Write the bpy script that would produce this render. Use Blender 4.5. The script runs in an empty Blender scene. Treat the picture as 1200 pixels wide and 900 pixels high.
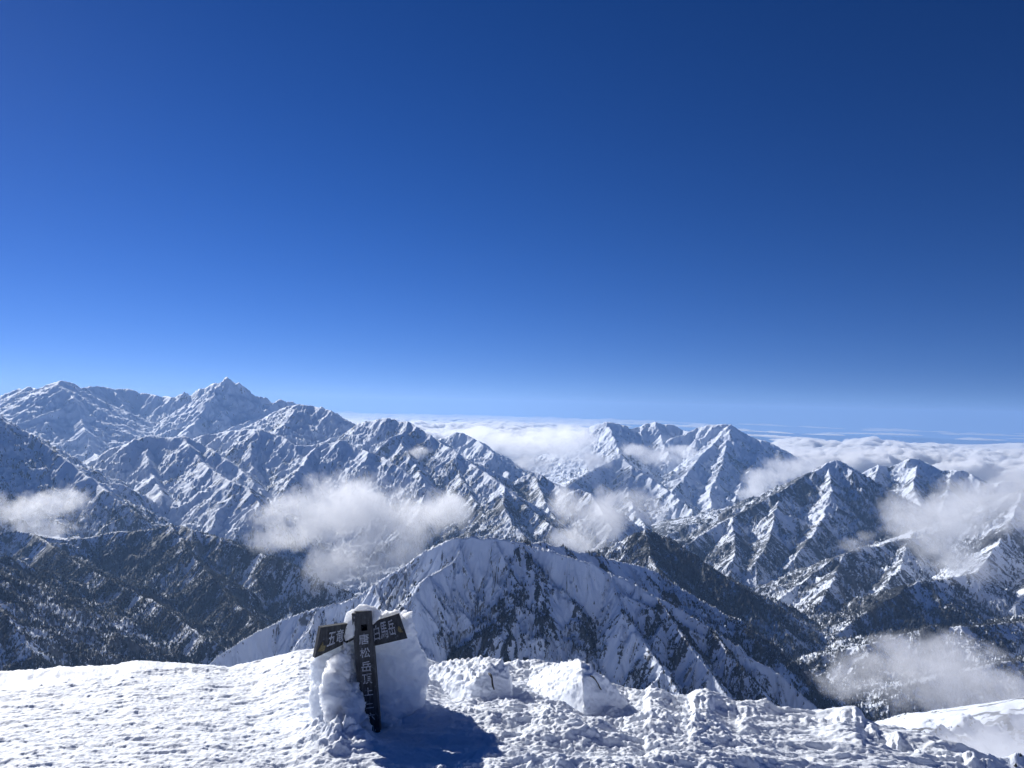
import bpy, bmesh, math, random, time
import numpy as np
from mathutils import Vector, Matrix

T0 = time.time()
random.seed(4)
RNG = np.random.default_rng(7)
f32 = np.float32
scene = bpy.context.scene
COL = scene.collection

# ---------------------------------------------------------------- camera model
F = 870.0                      # focal length in pixels of a 1200 px wide frame
PITCH, ROLL = math.radians(1.45), math.radians(1.35)
fw = Vector((0, math.cos(PITCH), math.sin(PITCH)))
r0 = Vector((1, 0, 0)); u0 = r0.cross(fw)
rt = math.cos(ROLL) * r0 + math.sin(ROLL) * u0
up = -math.sin(ROLL) * r0 + math.cos(ROLL) * u0

def at(px, py, Y):
    """world point seen in that direction of the view, Y metres ahead"""
    d = fw + rt * ((px - 600) / F) + up * ((450 - py) / F)
    return d * (Y / d.y)

cam_d = bpy.data.cameras.new('camera'); cam = bpy.data.objects.new('camera', cam_d)
COL.objects.link(cam)
cam.matrix_world = Matrix(((rt.x, up.x, -fw.x, 0), (rt.y, up.y, -fw.y, 0), (rt.z, up.z, -fw.z, 0), (0, 0, 0, 1)))
cam_d.sensor_width = 36; cam_d.lens = 36 * F / 1200
cam_d.clip_start = 0.1; cam_d.clip_end = 600000
scene.camera = cam

# ---------------------------------------------------------------- light
SUN_AZ, SUN_EL = math.radians(-41), math.radians(26)     # azimuth from +Y, negative = left
sdir = Vector((math.sin(SUN_AZ) * math.cos(SUN_EL), math.cos(SUN_AZ) * math.cos(SUN_EL), math.sin(SUN_EL)))
sd = bpy.data.lights.new('sun', 'SUN'); sun = bpy.data.objects.new('sun', sd); COL.objects.link(sun)
sd.energy = 4.9; sd.angle = math.radians(0.5); sd.color = (1.0, 0.985, 0.96)
sun.rotation_euler = sdir.to_track_quat('Z', 'Y').to_euler()

w = bpy.data.worlds.new('World'); scene.world = w; w.use_nodes = True
nt = w.node_tree; nt.nodes.clear()
out = nt.nodes.new('ShaderNodeOutputWorld'); bg = nt.nodes.new('ShaderNodeBackground')
sky = nt.nodes.new('ShaderNodeTexSky'); sky.sky_type = 'NISHITA'; sky.sun_disc = False
sky.sun_elevation = SUN_EL; sky.sun_rotation = SUN_AZ
sky.altitude = 2700; sky.air_density = 1.0; sky.dust_density = 0.15; sky.ozone_density = 3.0
tc_ = nt.nodes.new('ShaderNodeTexCoord'); mpw = nt.nodes.new('ShaderNodeMapping')      # keep the lookup off the murky lowest degrees
mpw.inputs['Location'].default_value = (0, 0, .07); nt.links.new(tc_.outputs['Generated'], mpw.inputs['Vector']); nt.links.new(mpw.outputs[0], sky.inputs[0])
gam = nt.nodes.new('ShaderNodeGamma'); gam.inputs['Gamma'].default_value = 1.35; nt.links.new(sky.outputs[0], gam.inputs[0])
hsv = nt.nodes.new('ShaderNodeHueSaturation'); hsv.inputs['Saturation'].default_value = 1.15; hsv.inputs['Value'].default_value = 0.55
mul = nt.nodes.new('ShaderNodeMix'); mul.data_type = 'RGBA'; mul.blend_type = 'MULTIPLY'; mul.inputs[0].default_value = 1; mul.inputs[7].default_value = (.55, .49, .61, 1)
nt.links.new(gam.outputs[0], mul.inputs[6]); nt.links.new(mul.outputs[2], hsv.inputs['Color']); nt.links.new(hsv.outputs[0], bg.inputs['Color'])
bg.inputs['Strength'].default_value = 0.10
nt.links.new(bg.outputs[0], out.inputs['Surface'])

scene.view_settings.view_transform = 'Standard'; scene.view_settings.look = 'None'
scene.view_settings.exposure = 0.30; scene.view_settings.gamma = 1.0
scene.view_settings.use_curve_mapping = False
scene.cycles.max_bounces = 10; scene.cycles.diffuse_bounces = 5; scene.cycles.volume_bounces = 8
scene.cycles.transparent_max_bounces = 8
scene.cycles.sample_clamp_indirect = 5.0

# ---------------------------------------------------------------- numpy noise
def _hash(ix, iy, seed):
    ix = ix.astype(np.int64).astype(np.uint32); iy = iy.astype(np.int64).astype(np.uint32)
    h = ix * np.uint32(374761393) + iy * np.uint32(668265263) + np.uint32(seed * 974711 + 17)
    h = (h ^ (h >> np.uint32(13))) * np.uint32(1274126177)
    return h ^ (h >> np.uint32(16))

_ANG = np.arange(256) / 256.0 * 2 * np.pi
_GX, _GY = np.cos(_ANG).astype(f32), np.sin(_ANG).astype(f32)

def perlin(x, y, seed=0):
    fx0 = np.floor(x); fy0 = np.floor(y)
    tx = (x - fx0).astype(f32); ty = (y - fy0).astype(f32)
    ux = tx * tx * tx * (tx * (tx * 6 - 15) + 10); uy = ty * ty * ty * (ty * (ty * 6 - 15) + 10)
    def g(i, j):
        h = _hash(fx0 + i, fy0 + j, seed) & np.uint32(255)
        return _GX[h] * (tx - i) + _GY[h] * (ty - j)
    a = g(0, 0); a += (g(1, 0) - a) * ux
    b = g(0, 1); b += (g(1, 1) - b) * ux
    return (a + (b - a) * uy) * f32(1.5)

def fbm(x, y, octs, seed=0, gain=0.5, ridged=False):
    s = np.zeros(np.shape(x), f32); a = 1.0; k = 1.0
    for o in range(octs):
        n = perlin(x * k + 13.7 * o, y * k - 7.3 * o, seed + o)
        s += f32(a) * ((0.6 - np.abs(n) * 1.6) if ridged else n); a *= gain; k *= 2.03
    return s

def cells(x, y, seed=0):
    """distance to nearest random point and that cell's random value"""
    fx0 = np.floor(x); fy0 = np.floor(y); best = np.full(np.shape(x), 9, f32); val = np.zeros(np.shape(x), f32)
    for i in (-1, 0, 1):
        for j in (-1, 0, 1):
            h = _hash(fx0 + i, fy0 + j, seed)
            px = fx0 + i + (h & np.uint32(1023)) / 1023.0; py = fy0 + j + ((h >> np.uint32(10)) & np.uint32(1023)) / 1023.0
            d = ((px - x) ** 2 + (py - y) ** 2).astype(f32)
            m = d < best
            best = np.where(m, d, best); val = np.where(m, ((h >> np.uint32(20)) & np.uint32(255)).astype(f32) / 255, val)
    return np.sqrt(best), val

def sstep(a, b, x):
    t = np.clip((x - a) / (b - a), 0, 1); return t * t * (3 - 2 * t)

# ---------------------------------------------------------------- object helpers
def link_mesh(name, me, mat=None, parent=None):
    o = bpy.data.objects.new(name, me); COL.objects.link(o)
    if mat is not None: me.materials.append(mat)
    if parent is not None: o.parent = parent
    return o

def grid_mesh(name, X, Y, Z, wrap=False, attrs=None):
    n, m = X.shape
    me = bpy.data.meshes.new(name)
    co = np.stack([X, Y, Z], -1).reshape(-1, 3).astype(f32)
    idx = np.arange(n * m, dtype=np.int32).reshape(n, m)
    if wrap: idx = np.concatenate([idx, idx[:, :1]], 1)
    q = np.stack([idx[:-1, :-1], idx[:-1, 1:], idx[1:, 1:], idx[1:, :-1]], -1).reshape(-1)
    nq = len(q) // 4
    me.vertices.add(n * m); me.vertices.foreach_set('co', co.ravel())
    me.loops.add(nq * 4); me.loops.foreach_set('vertex_index', q)
    me.polygons.add(nq); me.polygons.foreach_set('loop_start', np.arange(0, nq * 4, 4, dtype=np.int32))
    me.polygons.foreach_set('loop_total', np.full(nq, 4, np.int32))
    me.polygons.foreach_set('use_smooth', np.ones(nq, bool))
    for k, v in (attrs or {}).items():
        a = me.attributes.new(k, 'FLOAT', 'POINT'); a.data.foreach_set('value', np.ascontiguousarray(v, f32).ravel())
    me.update(calc_edges=True)
    return me

def raw_mesh(name, verts, faces, smooth=False):
    me = bpy.data.meshes.new(name); me.from_pydata([tuple(v) for v in verts], [], faces)
    if smooth: me.polygons.foreach_set('use_smooth', [True] * len(me.polygons))
    me.update(); return me

def tag(o, label=None, cat=None, group=None, kind=None):
    if label: o['label'] = label
    if cat: o['category'] = cat
    if group: o['group'] = group
    if kind: o['kind'] = kind
    return o

class NT:
    """small helper for building node trees"""
    def __init__(s, tree): s.t = tree; tree.nodes.clear()
    def n(s, typ, **kw):
        nd = s.t.nodes.new(typ)
        for k, v in kw.items():
            if k == 'ins':
                for kk, vv in v.items():
                    if isinstance(vv, bpy.types.NodeSocket): s.t.links.new(vv, nd.inputs[kk])
                    else: nd.inputs[kk].default_value = vv
            else: setattr(nd, k, v)
        return nd
    def m(s, op, a, b=0.0, c=0.0):
        nd = s.n('ShaderNodeMath', operation=op)
        for i, v in enumerate((a, b, c)):
            if isinstance(v, bpy.types.NodeSocket): s.t.links.new(v, nd.inputs[i])
            else: nd.inputs[i].default_value = v
        return nd.outputs[0]
    def ss(s, v, a, b, lo=0.0, hi=1.0):
        return s.n('ShaderNodeMapRange', interpolation_type='SMOOTHSTEP', ins={0: v, 1: a, 2: b, 3: lo, 4: hi}).outputs[0]
    def noise(s, vec, scale, detail=4, rough=0.55):
        return s.n('ShaderNodeTexNoise', ins={'Vector': vec, 'Scale': scale, 'Detail': detail, 'Roughness': rough}).outputs[0]
    def mix(s, f, a, b):
        nd = s.n('ShaderNodeMix', data_type='RGBA')
        for i, v in ((0, f), (6, a), (7, b)):
            if isinstance(v, bpy.types.NodeSocket): s.t.links.new(v, nd.inputs[i])
            else: nd.inputs[i].default_value = v
        return nd.outputs[2]

def new_mat(name):
    m = bpy.data.materials.new(name); m.use_nodes = True
    return m, NT(m.node_tree)

# ================================================================= TERRAIN
#  crest lines read as (px, py, km ahead); rough = raggedness of the crest, side = slope of its sides
RIDGES = [
 # far left skyline with the high rocky summit
 dict(p=[(-330,470,14.5),(-220,455,14.6),(-120,452,14.5),(-40,449,14.4),(0,446,14.3),(20,450,14.2),(42,455,13.6)], s=.75, r=.6, snow=1),
 dict(p=[(42,457,13.3),(58,450,12.9),(72,446,12.6),(84,448,12.8),(96,455,13.0),(115,452,13.6),(135,456,14),(150,455,14.2),(165,460,14.2),(190,465,14),(206,464,13.9),(216,461,13.8)], s=.95, r=.9, snow=1),
 dict(p=[(216,461,13.8),(224,463,13.8),(235,455,13.7),(248,451,13.7),(256,448,13.6),(262,445,13.6),(265,442,13.6),(268,443,13.6),(274,449,13.6),(280,447,13.6),(284,450,13.7),(292,459,13.8),(312,466,13.8),(322,471,13.8),(328,467,13.8),(343,470,13.9),(352,474,14),(365,476,14.2),(385,483,14.6),(410,497,15)], s=1.5, r=4.6, snow=1, sp=1.9),
 dict(p=[(72,446,12.6),(88,470,12.0),(98,500,11.3),(108,528,10.6),(125,545,10.0)], s=.85, r=.6, snow=1),
 dict(p=[(72,446,12.6),(48,468,12.0),(20,487,11.4),(-20,505,10.8)], s=.6, r=.3, snow=1),
 dict(p=[(265,443,13.6),(240,478,12.8),(222,505,12.0),(200,520,11)], s=.9, r=1, snow=1),
 dict(p=[(328,468,13.8),(300,490,12.8),(262,505,11.8)], s=.9, r=1, snow=1),
 dict(p=[(296,497,11.3),(312,488,11.1),(325,481,11.0),(338,476,10.9),(350,474,10.8),(362,475,10.8),(375,478,10.7),(388,481,10.6),(400,490,10.5),(415,502,10.3),(430,520,10)], s=.7, r=.4, snow=1),
 dict(p=[(350,474,10.8),(338,492,10.3),(325,506,9.8)], s=.6, r=.3, snow=1),
 # nearer left ranges
 dict(p=[(-260,395,6.4),(-160,425,6.6),(-80,452,6.8),(0,487,7.0),(18,498,7.0),(40,513,7.0),(62,527,6.9),(85,545,6.7),(105,560,6.5),(135,585,6.2),(165,606,6.0)], s=.8, r=1, snow=.7),
 dict(p=[(60,575,7.6),(100,546,7.9),(128,527,8.1),(145,521,8.2),(160,514,8.3),(175,511,8.3),(195,513,8.3),(216,511,8.3),(236,520,8.2),(252,530,8.0),(275,545,7.8),(292,560,7.5),(303,572,7.3),(320,590,7.0)], s=.8, r=.8, snow=1),
 dict(p=[(175,511,8.3),(172,535,7.9),(180,560,7.4),(190,580,7.0)], s=.85, r=.8, snow=.9),
 dict(p=[(214,512,8.3),(240,545,7.6),(262,560,7.2),(290,572,6.9),(305,590,6.6)], s=.8, r=.8, snow=.9),
 dict(p=[(228,513,9.2),(245,508,9.2),(262,506,9.2),(282,504,9.1),(300,503,9.0),(318,507,8.9),(330,511,8.8),(344,521,8.6),(356,522,8.6),(372,521,8.6),(388,519,8.6),(402,515,8.5),(418,525,8.4),(440,531,8.2),(462,544,7.9),(485,560,7.6)], s=.8, r=1, snow=1),
 dict(p=[(300,503,9.0),(292,530,8.5),(296,550,8.1)], s=.75, r=.5, snow=1),
 dict(p=[(372,521,8.6),(352,548,7.9),(335,570,7.4)], s=.8, r=1, snow=.9),
 # central left range
 dict(p=[(408,506,9.6),(420,497,9.5),(430,494,9.4),(440,492,9.3),(455,490,9.2),(466,494,9.2),(478,494,9.1),(490,501,8.9),(505,511,8.7),(520,521,8.5),(532,527,8.3),(547,540,8.0),(562,550,7.7),(578,560,7.4),(592,572,7.1),(606,583,6.9),(625,600,6.6),(650,618,6.2)], s=.8, r=1.2, snow=.75),
 dict(p=[(478,494,9.1),(470,520,8.5),(488,545,7.9),(500,575,7.3),(490,600,6.9)], s=.85, r=1, snow=.75),
 dict(p=[(532,527,8.3),(540,560,7.6),(560,592,6.9),(572,610,6.5)], s=.85, r=1, snow=.6),
 dict(p=[(592,572,7.1),(590,590,6.6),(600,615,6.2),(625,640,5.8)], s=.85, r=1, snow=.55),
 dict(p=[(522,512,11.4),(534,506,11.3),(545,508,11.2),(556,514,11),(570,524,10.6),(582,536,10.3),(596,556,9.8)], s=.75, r=.8, snow=.9),
 dict(p=[(596,575,8.6),(606,565,8.5),(615,557,8.4),(625,553,8.4),(636,557,8.3),(648,566,8.2),(658,574,8),(672,590,7.6)], s=.8, r=.9, snow=.8),
 dict(p=[(648,590,7.9),(664,578,7.8),(680,573,7.7),(694,580,7.5),(704,596,7.2),(718,620,6.7)], s=.85, r=.9, snow=.7),
 dict(p=[(625,553,8.4),(638,585,7.6),(650,610,7)], s=.9, r=1, snow=.6),
 # far centre twin range
 dict(p=[(640,540,15.2),(655,522,15.0),(670,510,14.9),(685,503,14.8),(698,498,14.7),(711,494,14.6),(722,496,14.6),(731,498,14.7),(740,503,14.8),(748,500,15),(756,497,15),(768,494,15),(778,497,15),(790,498,15),(800,504,14.8),(808,506,14.6),(818,501,14.4),(830,498,14.3),(842,497,14.2),(852,497,14.2),(862,501,14.1),(868,505,14.1),(880,512,14.0),(892,516,13.9),(904,519,13.9),(916,527,13.8),(930,537,13.8),(950,552,13.5)], s=.85, r=1, snow=1),
 dict(p=[(711,494,14.6),(722,518,13.6),(728,535,12.8),(742,548,12.0),(765,562,11.2),(790,580,10.4),(812,598,9.7),(830,614,9.2)], s=.8, r=1, snow=.85),
 dict(p=[(728,535,12.8),(700,548,12.0),(680,560,11.3),(665,570,10.8)], s=.8, r=1, snow=.85),
 dict(p=[(742,548,12.0),(735,575,10.8),(745,600,9.8),(760,622,8.9)], s=.85, r=1, snow=.7),
 dict(p=[(768,494,15),(776,515,14.2),(784,532,13.4)], s=.8, r=.8, snow=1),
 dict(p=[(856,497,14.2),(838,518,13.4),(820,535,12.6),(806,555,11.8),(790,572,11)], s=.8, r=1, snow=.9),
 dict(p=[(856,497,14.2),(850,525,13),(845,550,12),(832,575,11),(835,600,10.2)], s=.85, r=1, snow=.8),
 dict(p=[(892,516,13.9),(886,540,12.8),(870,562,11.8),(862,585,10.9)], s=.85, r=.9, snow=.75),
 # right ranges
 dict(p=[(770,668,6.7),(800,642,6.9),(818,630,7.1),(838,616,7.3),(858,606,7.5),(878,595,7.7),(900,582,7.9),(915,575,8.1),(930,566,8.3),(945,556,8.5),(960,549,8.6),(970,542,8.7),(980,539,8.7),(990,542,8.7),(997,549,8.7),(1006,566,8.6),(1016,588,8.5),(1028,610,8.3),(1042,630,8.1)], s=.75, r=.7, snow=.3),
 dict(p=[(970,542,8.7),(975,575,8.0),(965,605,7.4),(950,630,6.9),(930,655,6.4)], s=.85, r=1, snow=.45),
 dict(p=[(915,575,8.1),(908,605,7.3),(900,635,6.7),(885,660,6.2)], s=.9, r=1, snow=.4),
 dict(p=[(858,606,7.5),(862,640,6.7),(856,670,6.1)], s=.9, r=1, snow=.4),
 dict(p=[(1000,568,10.6),(1012,553,10.6),(1022,548,10.5),(1030,545,10.5),(1042,547,10.5),(1054,543,10.5),(1066,537,10.4),(1076,538,10.4),(1085,543,10.4),(1094,547,10.3),(1104,551,10.2),(1116,550,10.2),(1128,551,10.1),(1140,556,10),(1152,563,9.9),(1166,566,9.9),(1180,564,10),(1200,567,10),(1240,560,10),(1300,575,10),(1400,570,10)], s=.8, r=1, snow=.75),
 dict(p=[(1030,545,10.5),(1022,575,9.6),(1030,600,8.9),(1038,625,8.3),(1050,645,7.8)], s=.85, r=1, snow=.65),
 dict(p=[(1076,538,10.4),(1070,570,9.4),(1082,600,8.6),(1075,630,7.9)], s=.85, r=1, snow=.65),
 dict(p=[(1116,550,10.2),(1108,585,9.1),(1095,615,8.3),(1098,640,7.7)], s=.85, r=1, snow=.6),
 dict(p=[(880,728,5.0),(893,716,5.1),(912,703,5.2),(932,690,5.4),(946,677,5.5),(962,665,5.6),(976,655,5.7),(990,648,5.8),(1008,641,5.9),(1030,640,6.0),(1046,634,6.1),(1064,631,6.2),(1080,630,6.3),(1110,618,6.4),(1140,606,6.5),(1170,590,6.6),(1200,573,6.7),(1250,560,6.8),(1320,540,7)], s=.7, r=.9, snow=.35),
 dict(p=[(990,648,5.8),(975,680,5.2),(962,705,4.8)], s=.85, r=1, snow=.4),
 dict(p=[(1064,631,6.2),(1055,665,5.5),(1030,695,5.0)], s=.85, r=1, snow=.35),
 dict(p=[(1200,573,6.7),(1185,610,6.0),(1165,645,5.4),(1140,675,4.9),(1100,705,4.5)], s=.85, r=1.2, snow=.5),
 dict(p=[(1300,600,6),(1240,640,5.4),(1215,680,4.9),(1190,710,4.5)], s=.85, r=1.2, snow=.5),
 dict(p=[(905,785,3.9),(922,772,4.0),(942,760,4.05),(962,750,4.1),(985,740,4.2),(1005,725,4.3),(1028,710,4.4),(1052,695,4.5),(1075,682,4.6),(1100,680,4.7),(1140,672,4.8)], s=.6, r=.8, snow=.3),
 dict(p=[(960,800,3.4),(985,775,3.45),(1015,755,3.5),(1060,742,3.6),(1100,735,3.6),(1150,733,3.6),(1200,728,3.7),(1280,715,3.8),(1400,690,4)], s=.5, r=.9, snow=.35),
 dict(p=[(985,870,2.7),(1020,840,2.75),(1060,810,2.8),(1110,790,2.9),(1180,775,3.0),(1260,765,3.1),(1400,750,3.2)], s=.5, r=.9, snow=.4),
 # dark ridge right of centre, falling to the valley
 dict(p=[(640,690,4.9),(668,672,4.8),(700,656,4.8),(715,645,4.7),(732,634,4.7),(745,625,4.6),(756,621,4.6),(770,625,4.6),(785,634,4.5),(802,645,4.4),(825,660,4.3),(848,675,4.2),(872,691,4.1),(896,712,4.0),(915,730,3.9),(935,748,3.85),(955,770,3.8)], s=.75, r=.8, snow=.12),
 dict(p=[(756,621,4.6),(762,655,4.2),(790,690,3.8),(830,720,3.5),(870,750,3.3)], s=.75, r=.8, snow=.2),
 # left dark forested ridge
 dict(p=[(-300,640,4.6),(-180,620,4.7),(-80,622,4.8),(-10,627,4.8),(15,622,4.9),(38,626,4.9),(80,633,5.0),(108,630,5.1),(130,624,5.2),(158,622,5.2),(182,619,5.2),(200,615,5.2),(214,617,5.2),(240,625,5.1),(262,632,5.0),(284,642,4.9),(310,650,4.8),(338,660,4.7),(368,676,4.6),(396,690,4.5),(430,705,4.4),(470,725,4.2)], s=.88, r=.6, snow=.12),
 dict(p=[(38,626,4.9),(85,655,4.4),(130,680,4.0),(180,705,3.7),(225,735,3.4),(262,765,3.2),(290,795,3.0)], s=.88, r=.7, snow=.12),
 dict(p=[(200,615,5.2),(225,650,4.7),(262,690,4.2),(300,730,3.8),(320,760,3.5)], s=.88, r=.7, snow=.08),
 dict(p=[(-200,590,3.2),(-120,620,3.0),(-60,650,2.9),(-15,690,2.7),(20,735,2.5),(45,780,2.35),(70,830,2.2)], s=.75, r=.8, snow=.1),
 dict(p=[(-60,640,4.0),(0,660,3.8),(40,690,3.5),(80,725,3.3),(120,760,3.1),(150,795,2.9)], s=.65, r=.7, snow=.12),
 # the near main ridge
 dict(p=[(205,812,2.05),(235,789,2.1),(255,768,2.15),(275,755,2.2),(300,742,2.25),(325,729,2.3),(350,718,2.3),(372,712,2.3),(398,707,2.3),(418,697,2.3),(440,683,2.3),(458,671,2.3),(478,658,2.3),(500,645,2.3),(518,636,2.3),(534,631,2.3),(555,627,2.3),(572,629,2.3),(590,632,2.3),(610,636,2.3),(628,640,2.3),(648,646,2.28),(668,652,2.26),(690,661,2.25),(715,671,2.24),(742,684,2.22),(770,699,2.2),(800,716,2.18),(830,734,2.15),(858,752,2.12),(885,772,2.1),(910,788,2.08),(932,806,2.05),(955,828,2.0),(975,850,1.97),(1000,880,1.9),(1040,930,1.8)], s=1.35, r=.35, snow=1.0, main=1),
 dict(p=[(610,636,2.3),(640,636,2.45),(668,643,2.55),(700,650,2.6),(735,660,2.65),(765,668,2.7),(800,690,2.75),(845,718,2.7),(880,745,2.6),(915,778,2.5)], s=.8, r=.5, snow=.35),
 dict(p=[(563,702,2.155),(558,722,2.125),(555,740,2.10),(548,770,2.045)], s=1.5, r=.8, snow=.9),
 dict(p=[(594,700,2.16),(596,718,2.13),(591,738,2.10),(594,770,2.04)], s=1.5, r=.8, snow=.8),
 dict(p=[(526,692,2.16),(523,706,2.14),(522,720,2.12),(514,742,2.08),(508,758,2.05),(499,780,2.01)], s=1.5, r=.8, snow=1),
 dict(p=[(621,707,2.135),(618,722,2.11),(612,735,2.09),(611,752,2.06),(603,768,2.03),(598,790,1.99)], s=1.5, r=.8, snow=1),
 dict(p=[(715,671,2.24),(730,715,2.1),(760,760,1.98),(790,800,1.87),(810,840,1.77)], s=1.1, r=.7, snow=.5),
 dict(p=[(770,699,2.2),(800,745,2.05),(835,790,1.92),(865,830,1.82),(880,870,1.72)], s=1.05, r=.7, snow=.35),
 dict(p=[(440,683,2.3),(450,715,2.2),(445,750,2.1)], s=1.1, r=.5, snow=.8),
 dict(p=[(830,734,2.15),(870,785,2.0),(905,830,1.88),(930,880,1.75)], s=1.0, r=.6, snow=.2),
 # snowy shoulder just below, at the lower right
 dict(p=[(1010,905,.42),(1045,880,.45),(1062,866,.47),(1085,857,.5),(1105,853,.52),(1125,845,.54),(1137,836,.55),(1150,842,.56),(1170,846,.57),(1190,840,.58),(1215,830,.6),(1300,800,.62),(1450,760,.65)], s=.62, r=.5, snow=1, near=1),
 dict(p=[(1060,890,.36),(1085,884,.37),(1115,880,.38),(1160,885,.38),(1210,890,.38),(1350,890,.36)], s=.62, r=.4, snow=1, near=1),
]
FLOOR = -1750.0

def build_segments():
    segs = []
    rng = np.random.default_rng(11)
    for R in RIDGES:
        near = R.get('near'); P = []
        pts = R['p']
        for a, b in zip(pts[:-1], pts[1:]):
            L = math.hypot((b[0] - a[0]) / F * (a[2] + b[2]) * 500, (b[2] - a[2]) * 1000)
            n = max(1, int(round(L / (18 if near else 80 if a[2] < 3 else 110))))
            for k in range(n):
                t = k / n
                jy = rng.normal() * R['r'] * (0.5 if k else .25)
                dd = 1 + rng.normal() * (0.004 if k or near else 0.001) * (1.6 if a[2] > 3 else 1)
                P.append(at(a[0] + (b[0] - a[0]) * t, a[1] + (b[1] - a[1]) * t + jy, (a[2] + (b[2] - a[2]) * t) * 1000 * dd))
        P.append(at(pts[-1][0], pts[-1][1], pts[-1][2] * 1000))
        S = R['s']; sn = R['snow']
        for a, b in zip(P[:-1], P[1:]): segs.append((a, b, S, sn, 0, bool(near)))
        if near: continue
        # side spurs that leave the crest and fall away
        step = 4 if pts[0][2] > 3 else 2
        main = R.get('main')
        for i in range(1, len(P) - 1, step):
            t = (P[i + 1] - P[i - 1]); t.z = 0
            if t.length < 1: continue
            t.normalize(); nrm = Vector((-t.y, t.x, 0))
            for sg in (-1, 1):
                if rng.random() < (.8 if main else .5): continue
                far = P[i].y > 5000
                ang = rng.normal() * .35 + (.25 if t.z > 0 else 0)
                d = (nrm * sg * math.cos(ang) + t * math.sin(ang))
                down = t if P[i + 1].z < P[i - 1].z else -t
                d = (d + down * rng.uniform(0, .5)).normalized()
                sl = rng.uniform(.42, .62) * (1 if far else 1.1); p = P[i].copy()
                if main or P[i].y < 3000: sl *= 1.15
                sl *= R.get('sp', 1)
                step_l = (200 if far else 140) if P[i].y > 3000 else 55
                nst = rng.integers(3, 8)
                p.z -= 6 if P[i].y > 3000 else 2
                for k in range(nst):
                    a2 = rng.normal() * .28
                    d = Vector((d.x * math.cos(a2) - d.y * math.sin(a2), d.x * math.sin(a2) + d.y * math.cos(a2), 0))
                    q = p + d * step_l * rng.uniform(.7, 1.3); q.z = p.z - step_l * sl * rng.uniform(.6, 1.45)
                    if q.z < FLOOR + 80: break
                    segs.append((p, q, min(1.15, S * 1.12), sn, 1, False)); p = q
    return segs

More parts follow.
